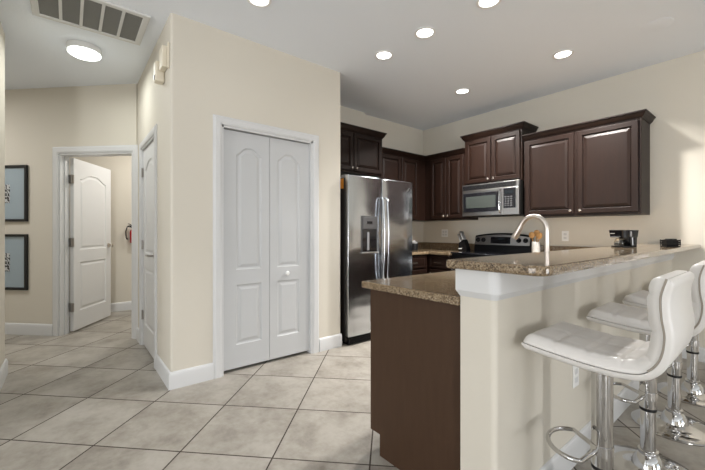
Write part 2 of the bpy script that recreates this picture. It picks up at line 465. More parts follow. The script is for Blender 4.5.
# hall side door (closed)
def hinge(mtx, parent):
    mb = MB(mtx); mb.box(-0.012, 0.02, -0.003, 0.002, -0.045, 0.045); mb.cyl((0, -0.008, -0.048), (0, -0.008, 0.048), 0.006, 10)
    return mb.build('hinge', 'satin_nickel', parent)
d3 = thing('door_3', ((HX0+HX1)/2, YP, 0), None, None, kind='structure')
w = HX1-HX0-0.042
mb = MB(frame((HX0+0.021, YP+0.012, 0.015), (1, 0, 0), (0, -1, 0)))
mb.slab_with_panels(w, HZ-0.04, 0.036, [(0.11, w-0.11, 0.95, 1.80, arch(0.07)), (0.11, w-0.11, 0.22, 0.80, None)], GROOVE)
mb.build('panel', 'door_white_lit', d3)
for z in (0.32, 1.05, 1.80): hinge(frame((HX0+0.022, YP+0.008, z), (1, 0, 0), (0, -1, 0)), d3)
mb = MB(); hx = HX1-0.09
mb.cyl((hx, YP+0.012, 0.968), (hx, YP-0.0, 0.968), 0.03, 20); mb.cyl((hx, YP, 0.968), (hx, YP-0.045, 0.968), 0.009, 12)
mb.tube([(hx+0.005, YP-0.045, 0.968), (hx-0.05, YP-0.05, 0.970), (hx-0.11, YP-0.045, 0.966)], [0.009, 0.008, 0.007], 10)
mb.build('lever_handle', 'satin_nickel', d3, smooth=True)
# open door in the diagonal opening, hinged on its left jamb, swung into the inner room
ang = math.radians(104)
hp = dg(OA+0.065, S+0.118)
d2 = thing('door_2', (hp[0], hp[1], 0), None, None, kind='structure')
dirv = Vector((Q*math.cos(ang) - Q*math.sin(ang), Q*math.cos(ang) + Q*math.sin(ang), 0))
outv = Vector((dirv.y, -dirv.x, 0))
mb = MB(frame((hp[0], hp[1], 0.02), dirv, outv))
w = 0.80
mb.slab_with_panels(w, OZ-0.045, 0.036, [(0.12, w-0.12, 0.95, 1.80, arch(0.07)), (0.12, w-0.12, 0.22, 0.80, None)], GROOVE)
mb.build('panel', 'door_white_lit', d2)
for z in (0.30, 1.06, 1.80):
    mb = MB(FD @ Matrix.Translation((OA+0.05, 0.105, z))); mb.box(-0.032, 0.028, -0.006, 0.006, -0.05, 0.05); mb.cyl((0.01, -0.008, -0.052), (0.01, -0.008, 0.052), 0.008, 10)
    mb.build('hinge', 'satin_nickel', d2)
k = Vector((hp[0], hp[1], 1.0)) + dirv*(w-0.07)
mb = MB(); mb.cyl(k, k+outv*0.012, 0.03, 18); mb.cyl(k, k+outv*0.04, 0.01, 10); mb.tube([k+outv*0.03, k+outv*0.045, k+outv*0.06, k+outv*0.066], [0.012, 0.027, 0.025, 0.008], 16)
mb.build('knob', 'nickel', d2, smooth=True)

# ------------------------------------------------------------------ cabinets
CAB_RING = [(0, 0.019), (0, 0.006), (0.002, 0.002), (0.006, 0.0), (0.047, 0.0), (0.051, 0.004), (0.052, 0.014), (0.059, 0.014), (0.063, 0.009), (0.086, 0.002), (0.089, 0.0015)]
def cab_door(parent, mtx, w, h, knob=None, m='espresso'):
    """mtx local origin = lower left corner of the door front; knob=(x,z)"""
    mb = MB(mtx); mb.rings(0, w, 0, h, CAB_RING); mb.face([mb.v(p) for p in ((0, 0.019, 0), (0, 0.019, h), (w, 0.019, h), (w, 0.019, 0))])
    bmesh.ops.remove_doubles(mb.bm, verts=mb.bm.verts, dist=1e-5)
    d = mb.build('door', m, parent)
    if knob:
        m2 = MB(mtx @ Matrix.Translation((knob[0], 0, knob[1])) @ Matrix.Rotation(PI/2, 4, 'X'))
        m2.lathe([(0.005, -0.004), (0.006, 0.012), (0.013, 0.016), (0.015, 0.022), (0.010, 0.028), (0.001, 0.029)], seg=16)
        m2.build('knob', 'nickel', d, smooth=True)
    return d
def crown(mb, pts, z0, z1, sides=1, tip=0.045):
    """moulding that flares out from the front face along a polyline"""
    prof = [(0.0, 0), (0.006, 0.0), (0.008, 0.12), (0.016, 0.2), (0.030, 0.55), (0.036, 0.78), (tip, 0.82), (tip, 1.0), (0.0, 1.0)]
    P = [Vector(p) for p in pts]; loops = []
    for i, p in enumerate(P):
        ns = []
        if i > 0: d = (P[i]-P[i-1]).normalized(); ns.append(Vector((-d.y, d.x)))
        if i < len(P)-1: d = (P[i+1]-P[i]).normalized(); ns.append(Vector((-d.y, d.x)))
        n = sum(ns, Vector((0, 0))).normalized(); k = 1/max(0.3, n.dot(ns[0]))
        loops.append([(p.x+sides*n.x*k*e, p.y+sides*n.y*k*e, z0+(z1-z0)*t) for e, t in prof])
    mb.loft(loops)

# back wall cabinets (face -y)
def back_frame(x, y, z): return frame((x, y, z), (1, 0, 0), (0, -1, 0))
FY = 4.165
def back_cab(x0, x1, z0, z1, zc, doors, label, cr, knobz='low', fy=FY, skip=None):
    t = thing('wall_cabinet', ((x0+x1)/2, YW, z0), label, 'cabinet', 'dark wall cabinets')
    mb = MB(); mb.box(x0, x1, fy, YW-0.002, z0, z1, 0.002); mb.build('carcass', 'espresso', t)
    mb = MB(); crown(mb, cr, z1-0.012, zc, -1); mb.build('crown_moulding', 'espresso', t)
    n = len(doors)
    for i, (a, b) in enumerate(doors):
        w = b-a; kx = w-0.03 if i % 2 == 0 else 0.03
        cab_door(t, back_frame(a, fy-0.018-0.001, z0+0.022), w, z1-z0-0.05, (kx, 0.035))
    return t
back_cab(-1.945, -0.855, 1.352, 2.262, 2.313, [(-1.925, -1.415), (-1.385, -0.875)], 'wide two-door dark wall cabinet right of the microwave',
         [(-1.945, FY), (-0.855, FY), (-0.855, YW-0.002)])
back_cab(-2.73, -1.963, 1.800, 2.412, 2.472, [(-2.712, -2.352), (-2.342, -1.981)], 'short raised dark wall cabinet directly above the microwave',
         [(-2.73, YW-0.002), (-2.73, FY-0.01), (-1.963, FY-0.01), (-1.963, YW-0.002)], fy=FY-0.01)
back_cab(-3.415, -2.733, 1.352, 2.262, 2.313, [(-3.305, -3.035), (-3.025, -2.752)], 'narrow two-door dark wall cabinet in the corner left of the microwave',
         [(-3.416, FY), (-2.733, FY)])
# fridge wall cabinets (face +x)
def left_frame(x, y, z): return frame((x, y, z), (0, 1, 0), (1, 0, 0))
FX = -3.417
t = thing('wall_cabinet', (XW, 3.8, 1.352), 'dark wall cabinet on the fridge wall, between the refrigerator and the corner', 'cabinet', 'dark wall cabinets')
MB().box(XW+0.002, FX, 3.193, YW-0.002, 1.352, 2.262, 0.002).build('carcass', 'espresso', t)
mb = MB(); crown(mb, [(FX, 3.193), (FX, 4.164)], 2.25, 2.313, -1); mb.build('crown_moulding', 'espresso', t)
for i, (a, b) in enumerate(((3.215, 3.635), (3.645, 3.99))): cab_door(t, left_frame(FX+0.019, a, 1.374), b-a, 0.86, ((b-a-0.03) if i == 0 else 0.03, 0.035))
t = thing('wall_cabinet', (XW+0.05, 2.7, 1.915), 'short raised dark wall cabinet above the stainless refrigerator', 'cabinet', 'dark wall cabinets')
MB().box(XW+0.052, -3.33, 2.202, 3.19, 1.905, 2.412, 0.002).build('carcass', 'espresso', t)
mb = MB(); crown(mb, [(-3.33, 2.202), (-3.33, 3.19), (XW+0.052, 3.19)], 2.40, 2.472, -1); mb.build('crown_moulding', 'espresso', t)
for i, (a, b) in enumerate(((2.23, 2.695), (2.705, 3.17))): cab_door(t, left_frame(-3.311, a, 1.928), b-a, 0.46, ((b-a-0.03) if i == 0 else 0.03, 0.03))

# base cabinets
def pull(parent, mtx, x, z, w=0.12):
    mb = MB(mtx); mb.tube([(x-w/2, 0.0, z), (x-w/2, -0.028, z), (x+w/2, -0.028, z), (x+w/2, 0.0, z)], 0.005, 8)
    mb.build('pull', 'nickel', parent, smooth=True)
def base_cab(label, cx, cy, boxes, kick, fronts, m='espresso'):
    t = thing('base_cabinet', (cx, cy, 0), label, 'cabinet', 'dark base cabinets')
    MB().box(*boxes, 0.105, 0.876, 0.002).build('carcass', m, t)
    MB().box(*kick, 0.0, 0.105).build('toe_kick', 'black_matte', t)
    for (fr, w, h, kind) in fronts:
        if kind == 'door': cab_door(t, fr, w, h, (0.03, h-0.05), m)
        else:
            mb = MB(fr); mb.rings(0, w, 0, h, [(0, 0.018), (0, 0.002), (0.002, 0), (0.02, 0), (0.024, 0.004), (0.03, 0.004), (0.04, 0.0)])
            mb.face([mb.v(p) for p in ((0, 0.018, 0), (0, 0.018, h), (w, 0.018, h), (w, 0.018, 0))])
            bmesh.ops.remove_doubles(mb.bm, verts=mb.bm.verts, dist=1e-5)
            d = mb.build('drawer', m, t); pull(d, fr, w/2, h*0.45)
base_cab('dark base cabinet beside the refrigerator under the granite counter', -3.4, 3.5, (XW+0.003, -3.12, 3.23, 3.845), (XW+0.003, -3.18, 3.23, 3.845),
         [(left_frame(-3.101, 3.25, 0.125), 0.56, 0.55, 'door'), (left_frame(-3.101, 3.25, 0.70), 0.56, 0.16, 'drawer')])
base_cab('narrow dark drawer base cabinet left of the range', -2.93, 4.2, (XW+0.003, -2.742, 3.86, YW-0.003), (XW+0.003, -2.742, 3.92, YW-0.003),
         [(back_frame(-3.08, 3.841, 0.125), 0.325, 0.55, 'door'), (back_frame(-3.08, 3.841, 0.70), 0.325, 0.16, 'drawer')])
base_cab('dark base cabinet right of the range', -1.7, 4.2, (-1.953, -1.43, 3.86, YW-0.003), (-1.953, -1.43, 3.92, YW-0.003),
         [(back_frame(-1.94, 3.841, 0.125), 0.49, 0.55, 'door'), (back_frame(-1.94, 3.841, 0.70), 0.49, 0.16, 'drawer')])
# peninsula cabinet with a finished end panel
t = thing('base_cabinet', (-1.12, 2.8, 0), 'dark brown peninsula cabinet with plain end panel beside the cream half wall', 'cabinet', 'dark base cabinets')
MB().box(-1.424, KX0-0.002, 1.30, YW-0.003, 0.105, 0.876).build('carcass', 'espresso', t)
MB().box(-1.345, KX0-0.002, 1.30, YW-0.003, 0.0, 0.105).build('toe_kick', 'black_matte', t)
mb = MB(frame((0, 1.278, 0), (1, 0, 0), (0, -1, 0)))
mb.loft([[(x, y, z) for x, z in ((-1.424, 0.112), (-1.352, 0.112), (-1.352, 0.0), (KX0-0.001, 0.0), (KX0-0.001, 0.877), (-1.424, 0.877))] for y in (0.0, 0.022)])
mb.build('end_panel', 'espresso_panel', t)
def pen_frame(y, z): return frame((-1.446, y, z), (0, -1, 0), (-1, 0, 0))
yy = 1.288
for i, w in enumerate((0.44, 0.44, 0.45, 0.45, 0.60)):
    d = cab_door(t, pen_frame(yy+w, 0.112), w-0.006, 0.56, (0.03 if i % 2 else w-0.04, 0.51))
    mb = MB(pen_frame(yy+w, 0.69)); mb.rings(0, w-0.006, 0, 0.165, [(0, 0.018), (0, 0.002), (0.002, 0), (0.02, 0), (0.024, 0.004), (0.03, 0.004), (0.04, 0.0)])
    d = mb.build('drawer', 'espresso', t); pull(d, pen_frame(yy+w, 0.69), w/2, 0.075)
    yy += w

# worktops
CT0, CT1 = 0.878, 0.914
t = thing('countertop', (-3.2, 4.2, CT0), 'speckled brown granite corner counter left of the range', 'countertop')
MB().prism([(XW+0.002, 3.225), (-3.085, 3.225), (-3.085, 3.83), (-2.738, 3.83), (-2.738, YW-0.002), (XW+0.002, YW-0.002)], CT0, CT1).build('slab', 'granite', t, bevel=0.006)
mb = MB(); mb.box(XW+0.003, -2.738, YW-0.024, YW-0.003, CT1, CT1+0.105, 0.003); mb.box(XW+0.003, XW+0.024, 3.225, YW-0.024, CT1, CT1+0.105, 0.003)
mb.build('backsplash', 'granite', t)
t = thing('countertop', (-1.2, 2.8, CT0), 'speckled brown granite sink counter on the peninsula below the bar', 'countertop')
MB().prism(rounded([(-1.460, 1.238), (KX0-0.003, 1.238), (KX0-0.003, YW-0.002), (-1.957, YW-0.002), (-1.957, 3.83), (-1.460, 3.83)], {0}, 0.012), CT0, CT1).build('slab', 'granite', t, bevel=0.006)
mb = MB(); mb.box(-1.957, KX0-0.003, YW-0.024, YW-0.003, CT1, CT1+0.105, 0.003); mb.build('backsplash', 'granite', t)
mb = MB(); mb.prism(rounded(rounded([(-0.888, 1.205), (-0.492, 1.205), (-0.492, YW-0.002), (-0.888, YW-0.002)], {1}, 0.055, 8), {0}, 0.018, 5), 1.032, 1.068)
o = mb.build('bar_counter', 'granite', None, bevel=0.010, origin=(-0.66, 2.85, 1.032)); props(o, 'long raised bar top of polished speckled granite on the half wall', 'bar top')

# ------------------------------------------------------------------ refrigerator (face +x)
RY0, RYM, RY1, RX = 2.240, 2.718, 3.225, -2.83
t = thing('refrigerator', (-3.2, 2.72, 0), 'stainless side-by-side refrigerator with ice dispenser beside the pantry wall', 'refrigerator')
mb = MB(); mb.box(-3.64, RX-0.065, RY0+0.004, RY1-0.004, 0.03, 1.755, 0.006); mb.build('body', 'dark_side', t)
mb = MB(); mb.box(RX-0.055, RX-0.02, RY0+0.02, RY1-0.02, 0.012, 0.085, 0.004)
for k in range(9): mb.box(RX-0.02, RX-0.014, RY0+0.04, RY1-0.04, 0.022+k*0.007, 0.025+k*0.007)
for y in (RY0+0.03, RY1-0.09): mb.box(RX-0.14, RX-0.05, y, y+0.06, 0.0, 0.03)
mb.build('base_grille', 'black_plastic', t)
def fridge_door(name, y0, y1, hole=None):
    mb = MB(frame((RX, y0, 0.095), (0, 1, 0), (1, 0, 0))); w = y1-y0; h = 1.775-0.095
    def prof(x):   # slightly bowed front
        u = 2*x/w-1; return 0.012*u*u*u*u
    n = 12; xs = [w*i/n for i in range(n+1)]
    fr = [[(x, prof(x), z) for z in (0, h)] for x in xs]
    loop0 = [(x, prof(x), 0) for x in xs] + [(w, 0.062, 0), (0, 0.062, 0)]
    loop1 = [(x, y, h) for x, y, z in loop0]
    mb.loft([loop0, loop1]); return mb.build(name, 'stainless', t, smooth=True, angle=30, bevel=0.004)
fd = fridge_door('freezer_door', RY0, RYM-0.004)
rd = fridge_door('refrigerator_door', RYM+0.004, RY1)
for par, y in ((fd, RYM-0.030), (rd, RYM+0.032)):
    pts = [(RX+0.002, y, 1.56), (RX+0.03, y, 1.555)]
    for k in range(13):
        u = k/12; pts.append((RX+0.045+0.022*math.sin(PI*u), y, 1.53-u*0.86))
    pts += [(RX+0.03, y, 0.645), (RX+0.002, y, 0.64)]
    MB().tube(pts, 0.0100, 12).build('handle', 'stainless', par, smooth=True)
dm = frame((RX, 2.404, 0.955), (0, 1, 0), (1, 0, 0)); w, h = 0.235, 0.40
mb = MB(dm); mb.rings(0, w, 0, h, [(0, 0.004), (0, -0.006), (0.010, -0.008), (0.013, -0.004)])
dsp = mb.build('ice_dispenser', 'dispenser_grey', fd)
mb = MB(dm); mb.box(0.015, w-0.015, -0.006, 0.0, 0.018, 0.255); mb.build('recess', 'black_gloss', dsp)
mb = MB(dm); mb.box(0.018, w-0.018, -0.012, -0.004, 0.262, h-0.018, 0.003); mb.build('control_panel', 'dispenser_grey', dsp)
mb = MB(dm); mb.box(0.0, w, -0.022, -0.004, 0.0, 0.014, 0.003); mb.build('drip_tray', 'stainless_bright', dsp)
mb = MB(dm); mb.box(0.075, w-0.085, -0.014, -0.011, 0.312, 0.342); mb.build('display', 'black_gloss', dsp)
mb = MB(dm); mb.box(0.075, 0.105, -0.016, -0.006, 0.03, 0.225, 0.004); mb.build('paddle', 'grey_plastic', dsp)
MB(frame((RX, 3.105, 1.66), (0, 1, 0), (1, 0, 0))).tube([(0.0, -0.001, 0.0), (0.03, -0.002, 0.02), (0.055, -0.001, 0.045)], [0.005, 0.008, 0.004], 8).build('badge', 'chrome', rd)
MB().box(-3.03, -2.925, RY0+0.0028, RY0+0.005, 1.64, 1.745).build('sticker', 'label_orange', t)
for y in (RY0+0.01, RY1-0.07): MB().box(RX-0.15, RX-0.068, y, y+0.06, 1.750, 1.785, 0.006).build('hinge_cover', 'grey_plastic', t)

# ------------------------------------------------------------------ microwave (face -y)
MX0, MX1, MZ0, MZ1, MY = -2.727, -1.968, 1.385, 1.797, 4.09
t = thing('microwave', (-2.35, 4.3, MZ0), 'stainless over-the-range microwave under the short cabinet', 'microwave')
MB().box(MX0, MX1, MY+0.035, YW-0.003, MZ0, MZ1, 0.004).build('body', 'black_matte', t)
bf = back_frame(MX0, MY, MZ0); W, HH = MX1-MX0, MZ1-MZ0
mb = MB(bf); mb.box(0, W, 0.0, 0.034, HH-0.075, HH, 0.004)
vg = mb.build('vent_panel', 'stainless_bright', t)
mb = MB(bf); 
for k in range(5): mb.box(0.012, W-0.035, -0.004, 0.004, HH-0.066+k*0.011, HH-0.0575+k*0.011)
mb.build('louvre', 'black_plastic', vg)
DW = W*0.74
mb = MB(bf); mb.box(0.003, DW, -0.004, 0.034, 0.006, HH-0.078, 0.004); dr = mb.build('door', 'stainless_bright', t)
mb = MB(bf); mb.box(0.020, DW-0.048, -0.008, -0.002, 0.055, HH-0.112, 0.003); pn = mb.build('window', 'black_gloss', dr)
mb = MB(bf); mb.box(0.060, DW-0.085, -0.010, -0.007, 0.105, HH-0.155, 0.001); mb.build('screen', mat('oven_screen', (0.042, 0.048, 0.044), 0.12), dr)
mb = MB(bf); x = DW-0.026
mb.tube([(x, 0.0, 0.03), (x, -0.034, 0.045), (x, -0.042, 0.12), (x, -0.042, HH-0.19), (x, -0.034, HH-0.115), (x, 0.0, HH-0.10)], 0.011, 12)
mb.build('handle', 'chrome', dr, smooth=True)
mb = MB(bf); mb.box(DW+0.003, W, -0.003, 0.034, 0.006, HH-0.078, 0.004); cp = mb.build('control_panel', 'stainless_bright', t)
mb = MB(bf); mb.box(DW+0.012, W-0.035, -0.006, 0.0, 0.085, HH-0.088, 0.003); mb.build('keypad', 'black_gloss', cp)
mb = MB(bf)
for i in range(3):
    for j in range(5): mb.box(DW+0.028+i*0.034, DW+0.052+i*0.034, -0.0085, -0.005, 0.108+j*0.026, 0.124+j*0.026)
mb.build('button', 'dark_grey', cp)
mb = MB(bf); mb.box(DW+0.028, W-0.065, -0.0085, -0.005, HH-0.155, HH-0.115); mb.build('display', 'display', cp)

# ------------------------------------------------------------------ range
t = thing('range', (-2.35, 4.15, 0), 'black and stainless electric range between the back wall counters', 'stove')
RGX0, RGX1 = -2.727, -1.968
MB().box(RGX0, RGX1, 3.86, YW-0.03, 0.03, 0.905, 0.003).build('body', 'black_plastic', t)
MB().box(RGX0-0.004, RGX1+0.004, 3.825, YW-0.06, 0.906, 0.924, 0.005).build('cooktop', 'black_gloss', t)
mb = MB(back_frame(RGX0, 3.825, 0.03)); mb.box(0.004, 0.755, 0, 0.034, 0.19, 0.80, 0.006); od = mb.build('oven_door', 'stainless', t)
mb = MB(back_frame(RGX0, 3.825, 0.03)); mb.box(0.10, 0.66, -0.004, 0.002, 0.30, 0.62, 0.003); mb.build('window', 'black_gloss', od)
mb = MB(back_frame(RGX0, 3.825, 0.03)); mb.tube([(0.06, 0, 0.745), (0.06, -0.045, 0.75), (0.70, -0.045, 0.75), (0.70, 0, 0.745)], 0.012, 10); mb.build('handle', 'stainless', od, smooth=True)
mb = MB(back_frame(RGX0, 3.83, 0.03)); mb.box(0.004, 0.755, 0, 0.03, 0.02, 0.18, 0.006); mb.build('drawer', 'stainless', t)
for x in (RGX0+0.05, RGX1-0.05):
    for y in (3.92, 4.4): MB().cyl((x, y, 0), (x, y, 0.031), 0.02, 10).build('foot', 'black_plastic', t)
# backguard: gently arched top
bw = RGX1-RGX0; n = 20
def topz(u): return 1.135 + 0.034*(1-(2*u-1)**2)
GB = YW-0.10
mb = MB()
loops = []
for i in range(n+1):
    u = i/n; x = RGX0+bw*u; z = topz(u)
    loops.append([(x, GB-0.012, 0.924), (x, GB-0.012, 0.985), (x, GB, 1.01), (x, GB+0.02, z-0.012), (x, GB+0.03, z), (x, YW-0.03, z), (x, YW-0.03, 0.924)])
mb.loft(loops); bgd = mb.build('backguard', 'black_plastic', t, smooth=True)
mb = MB(); loops = []
for i in range(n+1):
    u = 0.015+0.97*i/n; x = RGX0+bw*u; z = topz(u)-0.022
    loops.append([(x, GB-0.003, 1.012), (x, GB-0.008, 1.012), (x, GB+0.012, z), (x, GB+0.017, z)])
mb.loft(loops); pnl = mb.build('control_panel', 'stainless_bright', bgd, smooth=True)
tilt = Matrix.Translation((0, 0, 0))
mb = MB(); 
mb.loft([[(RGX0+x, GB-0.010+0.02*(zz-1.012)/0.12, zz) for x, zz in ((0.235, 1.03), (0.505, 1.03), (0.505, 1.118), (0.235, 1.118))], [(RGX0+x, GB-0.004+0.02*(zz-1.012)/0.12, zz) for x, zz in ((0.235, 1.03), (0.505, 1.03), (0.505, 1.118), (0.235, 1.118))]])
mb.build('clock_panel', 'black_gloss', bgd)
mb = MB(); mb.box(RGX0+0.34, RGX0+0.42, GB-0.006, GB-0.001, 1.082, 1.104); mb.build('display', 'display', bgd)
for x in (0.055, 0.135, 0.615, 0.70):
    p = Vector((RGX0+x, GB-0.002, 1.075)); mb = MB(); mb.cyl(p, p+Vector((0, -0.010, 0.002)), 0.030, 18); mb.cyl(p+Vector((0, -0.008, 0.001)), p+Vector((0, -0.034, 0.004)), 0.021, 18, 0.018)
    mb.build('knob', 'black_plastic', bgd, smooth=True)

# ------------------------------------------------------------------ faucet
fx, fy = -0.905, 2.232
t = thing('faucet', (fx, fy, CT1+0.0008), 'tall brushed gooseneck kitchen faucet behind the bar top', 'faucet')
mb = MB(); mb.lathe([(0.028, 0), (0.028, 0.006), (0.022, 0.012), (0.019, 0.06), (0.0165, 0.075)], (fx, fy, CT1+0.0008), 24); mb.build('base', 'faucet_steel', t, smooth=True)
pts = [(fx, fy, CT1+0.06), (fx, fy, 1.194)]
R_ = 0.080
for k in range(17):
    a = PI*k/16*0.88; pts.append((fx-R_+R_*math.cos(a), fy, 1.194+R_*1.05*math.sin(a)))
MB().tube(pts, 0.0148, 16).build('neck', 'faucet_steel', t, smooth=True)
e = Vector(pts[-1]); d = (Vector(pts[-1])-Vector(pts[-2])).normalized(); d = (d+Vector((-0.06, 0, 0))).normalized()
MB().tube([e-d*0.004, e+d*0.015, e+d*0.07, e+d*0.095], [0.0145, 0.017, 0.0215, 0.019], 16).build('spray_head', 'faucet_steel', t, smooth=True)
MB().tube([(fx, fy+0.015, CT1+0.045), (fx, fy+0.055, CT1+0.06), (fx, fy+0.10, CT1+0.09)], [0.009, 0.008, 0.006], 10).build('lever', 'faucet_steel', t, smooth=True)

# ------------------------------------------------------------------ counter things
kb = thing('knife_block', (-2.84, 4.30, CT1+0.001), 'black slanted knife block on the counter left of the range', 'knife block')
mb = MB(Matrix.Translation((-2.84, 4.30, CT1+0.0008)))
mb.loft([[(x, y, z) for x, z in ((-0.055, 0.0), (0.065, 0.0), (0.075, 0.03), (0.022, 0.165), (-0.052, 0.115))] for y in (-0.05, 0.05)])
mb.build('block', 'black_plastic', kb, bevel=0.003)
MB(Matrix.Translation((-2.84, 4.30, CT1+0.0008))).box(-0.054, 0.0, -0.0525, -0.0495, 0.03, 0.045).build('badge', 'label_white', kb)
first = None
kd = Vector((-0.42, 0, 0.9)).normalized()
for i in range(6):
    r_, c_ = divmod(i, 3)
    p = Vector((-2.84-0.036+0.034*r_, 4.272+0.028*c_, CT1+0.142+0.040*r_))
    if first is None:
        first = thing('kitchen_knife', p, 'steel-handled kitchen knife standing in the black knife block', 'knife', 'knives in the knife block')
        mb = MB(Matrix.Translation(p)); mb.tube([-kd*0.02, kd*0.0, kd*0.05, kd*0.095, kd*0.105], [0.010, 0.013, 0.011, 0.014, 0.009], 8); mb.build('handle', 'stainless_bright', first, smooth=True)
        mb = MB(Matrix.Translation(p)); mb.tube([-kd*0.024, -kd*0.018], [0.006, 0.009], 6); mb.build('blade', 'stainless', first)
    else: dup(first, p)
cr = thing('utensil_crock', (-1.868, 4.30, CT1+0.001), 'pale slim utensil crock on the counter right of the range', 'crock')
MB().lathe([(0.040, 0), (0.044, 0.004), (0.045, 0.15), (0.042, 0.152), (0.041, 0.02), (0.0, 0.018)], (-1.868, 4.30, CT1+0.001), 24).build('jar', 'label_white', cr, smooth=True)
for i, (dx, dy, hh, lx) in enumerate(((-0.008, -0.008, 0.212, -0.034), (0.000, 0.014, 0.235, 0.004), (0.008, -0.008, 0.206, 0.034))):
    b = Vector((-1.868+dx*0.4, 4.30+dy, CT1+0.025)); e = Vector((-1.868+dx+lx, 4.30+dy, CT1+hh))
    s = thing('wooden_spoon', b, ('wooden spoon in the pale crock, its bowl leaning towards the range', 'wooden spoon upright in the middle of the pale crock', 'wooden spoon in the pale crock, leaning away from the range')[i], 'spoon', 'wooden spoons in the crock')
    MB().cyl(b, e, 0.006, 8).build('shaft', 'spoon_wood', s, smooth=True)
    mb = MB(Matrix.Translation(e+Vector((0, 0, 0.02)))); mb.lathe([(0.0, -0.042), (0.020, -0.036), (0.033, -0.014), (0.036, 0.008), (0.028, 0.030), (0.0, 0.040)], seg=16)
    o = mb.build('bowl', 'spoon_wood', s, smooth=True)
    for v in o.data.vertices:
        v.co.y = (v.co.y-(e-b).y)*0.35 + (e-b).y
jar = thing('canister', (-3.40, 3.90, CT1+0.001), 'dark lidded canister peeking out beside the refrigerator', 'canister')
MB().lathe([(0.05, 0), (0.055, 0.005), (0.055, 0.10), (0.05, 0.108)], (-3.40, 3.90, CT1+0.001), 24).build('jar', 'black_plastic', jar, smooth=True)
MB().lathe([(0.052, 0.106), (0.052, 0.125), (0.02, 0.13), (0.012, 0.145), (0.0, 0.148)], (-3.40, 3.90, CT1), 24).build('lid', 'grey_plastic', jar, smooth=True)
# on the bar
BT = 1.069
cm = thing('coffee_maker', (-0.765, 3.22, BT), 'small black coffee maker with pale lettering on the bar', 'coffee maker')
CMX = Matrix.Translation((-0.765, 3.22, BT)) @ Matrix.Rotation(math.radians(-34), 4, 'Z') @ Matrix.Diagonal((0.86, 0.86, 0.96, 1))
def rect(x0, x1, y0, y1, z, k=0.010): return [(x, y, z) for x, y in rounded([(x0, y0), (x1, y0), (x1, y1), (x0, y1)], {0, 1, 2, 3}, k, 3)]
mb = MB(CMX); mb.loft([rect(-0.064, 0.064, -0.066, 0.066, z, 0.01) for z in (0.0, 0.010)]); mb.build('base', 'black_plastic', cm, smooth=True, angle=30)
mb = MB(CMX); mb.loft([rect(-0.064, 0.064, 0.012, 0.066, 0.010), rect(-0.066, 0.066, 0.006, 0.068, 0.078)]); mb.build('column', 'black_gloss', cm, smooth=True, angle=30)
mb = MB(CMX); mb.loft([rect(-0.070, 0.068, -0.070, 0.070, 0.076), rect(-0.076, 0.074, -0.077, 0.074, 0.126), rect(-0.077, 0.075, -0.078, 0.075, 0.130), rect(-0.072, 0.070, -0.073, 0.070, 0.133)]); hd = mb.build('head', 'black_gloss', cm, smooth=True, angle=30)
mb = MB(CMX); mb.box(-0.062, -0.012, -0.0755, -0.071, 0.103, 0.108); mb.build('lettering', 'label_white', hd)
mb = MB(CMX); mb.box(-0.060, 0.045, -0.0725, -0.068, 0.080, 0.0845); mb.build('trim_strip', 'stainless_bright', hd)
mb = MB(CMX); mb.box(0.070, 0.0755, -0.012, 0.006, 0.082, 0.122); mb.build('side_strip', 'grey_plastic', hd)  # plain grey strip on the side of the head
cf = MB(CMX).lathe([(0.030, 0), (0.038, 0.006), (0.040, 0.028), (0.032, 0.046), (0.026, 0.054), (0.028, 0.060), (0.025, 0.060), (0.024, 0.054), (0.036, 0.028), (0.034, 0.008), (0.0, 0.005)], (-0.012, -0.030, 0.0105), 24).build('carafe', 'glass', cm, smooth=True)
MB(CMX).lathe([(0.0, 0.0065), (0.033, 0.0085), (0.035, 0.024), (0.0, 0.024)], (-0.012, -0.030, 0.0105), 24).build('coffee', mat('coffee', (0.02, 0.010, 0.005), 0.2), cf, smooth=True)
tr = thing('basket', (-0.545, 3.47, BT), 'low black slatted basket near the wall end of the bar top', 'basket')
mb = MB(Matrix.Translation((-0.545, 3.47, BT)) @ Matrix.Rotation(math.radians(38), 4, 'Z') @ Matrix.Diagonal((0.62, 0.9, 0.92, 1)))
mb.box(-0.07, 0.07, -0.045, 0.045, 0.0, 0.012, 0.002)
for z in (0.020, 0.034, 0.048):
    mb.box(-0.07, 0.07, -0.046, -0.041, z, z+0.011); mb.box(-0.07, 0.07, 0.041, 0.046, z, z+0.011); mb.box(-0.071, -0.066, -0.045, 0.045, z, z+0.011); mb.box(0.066, 0.071, -0.045, 0.045, z, z+0.011)
for x in (-0.068, 0.064):
    for y in (-0.045, 0.041): mb.box(x, x+0.004, y, y+0.004, 0, 0.062)
mb.build('frame', 'black_matte', tr)
mb = MB(Matrix.Translation((-0.545, 3.47, BT)) @ Matrix.Rotation(math.radians(38), 4, 'Z') @ Matrix.Diagonal((0.62, 0.9, 0.92, 1)))
for k in range(7): mb.box(-0.058+k*0.017, -0.045+k*0.017, -0.036, 0.036, 0.012, 0.056+0.006*(k % 3), 0.002)
mb.build('packets', 'black_matte', tr)

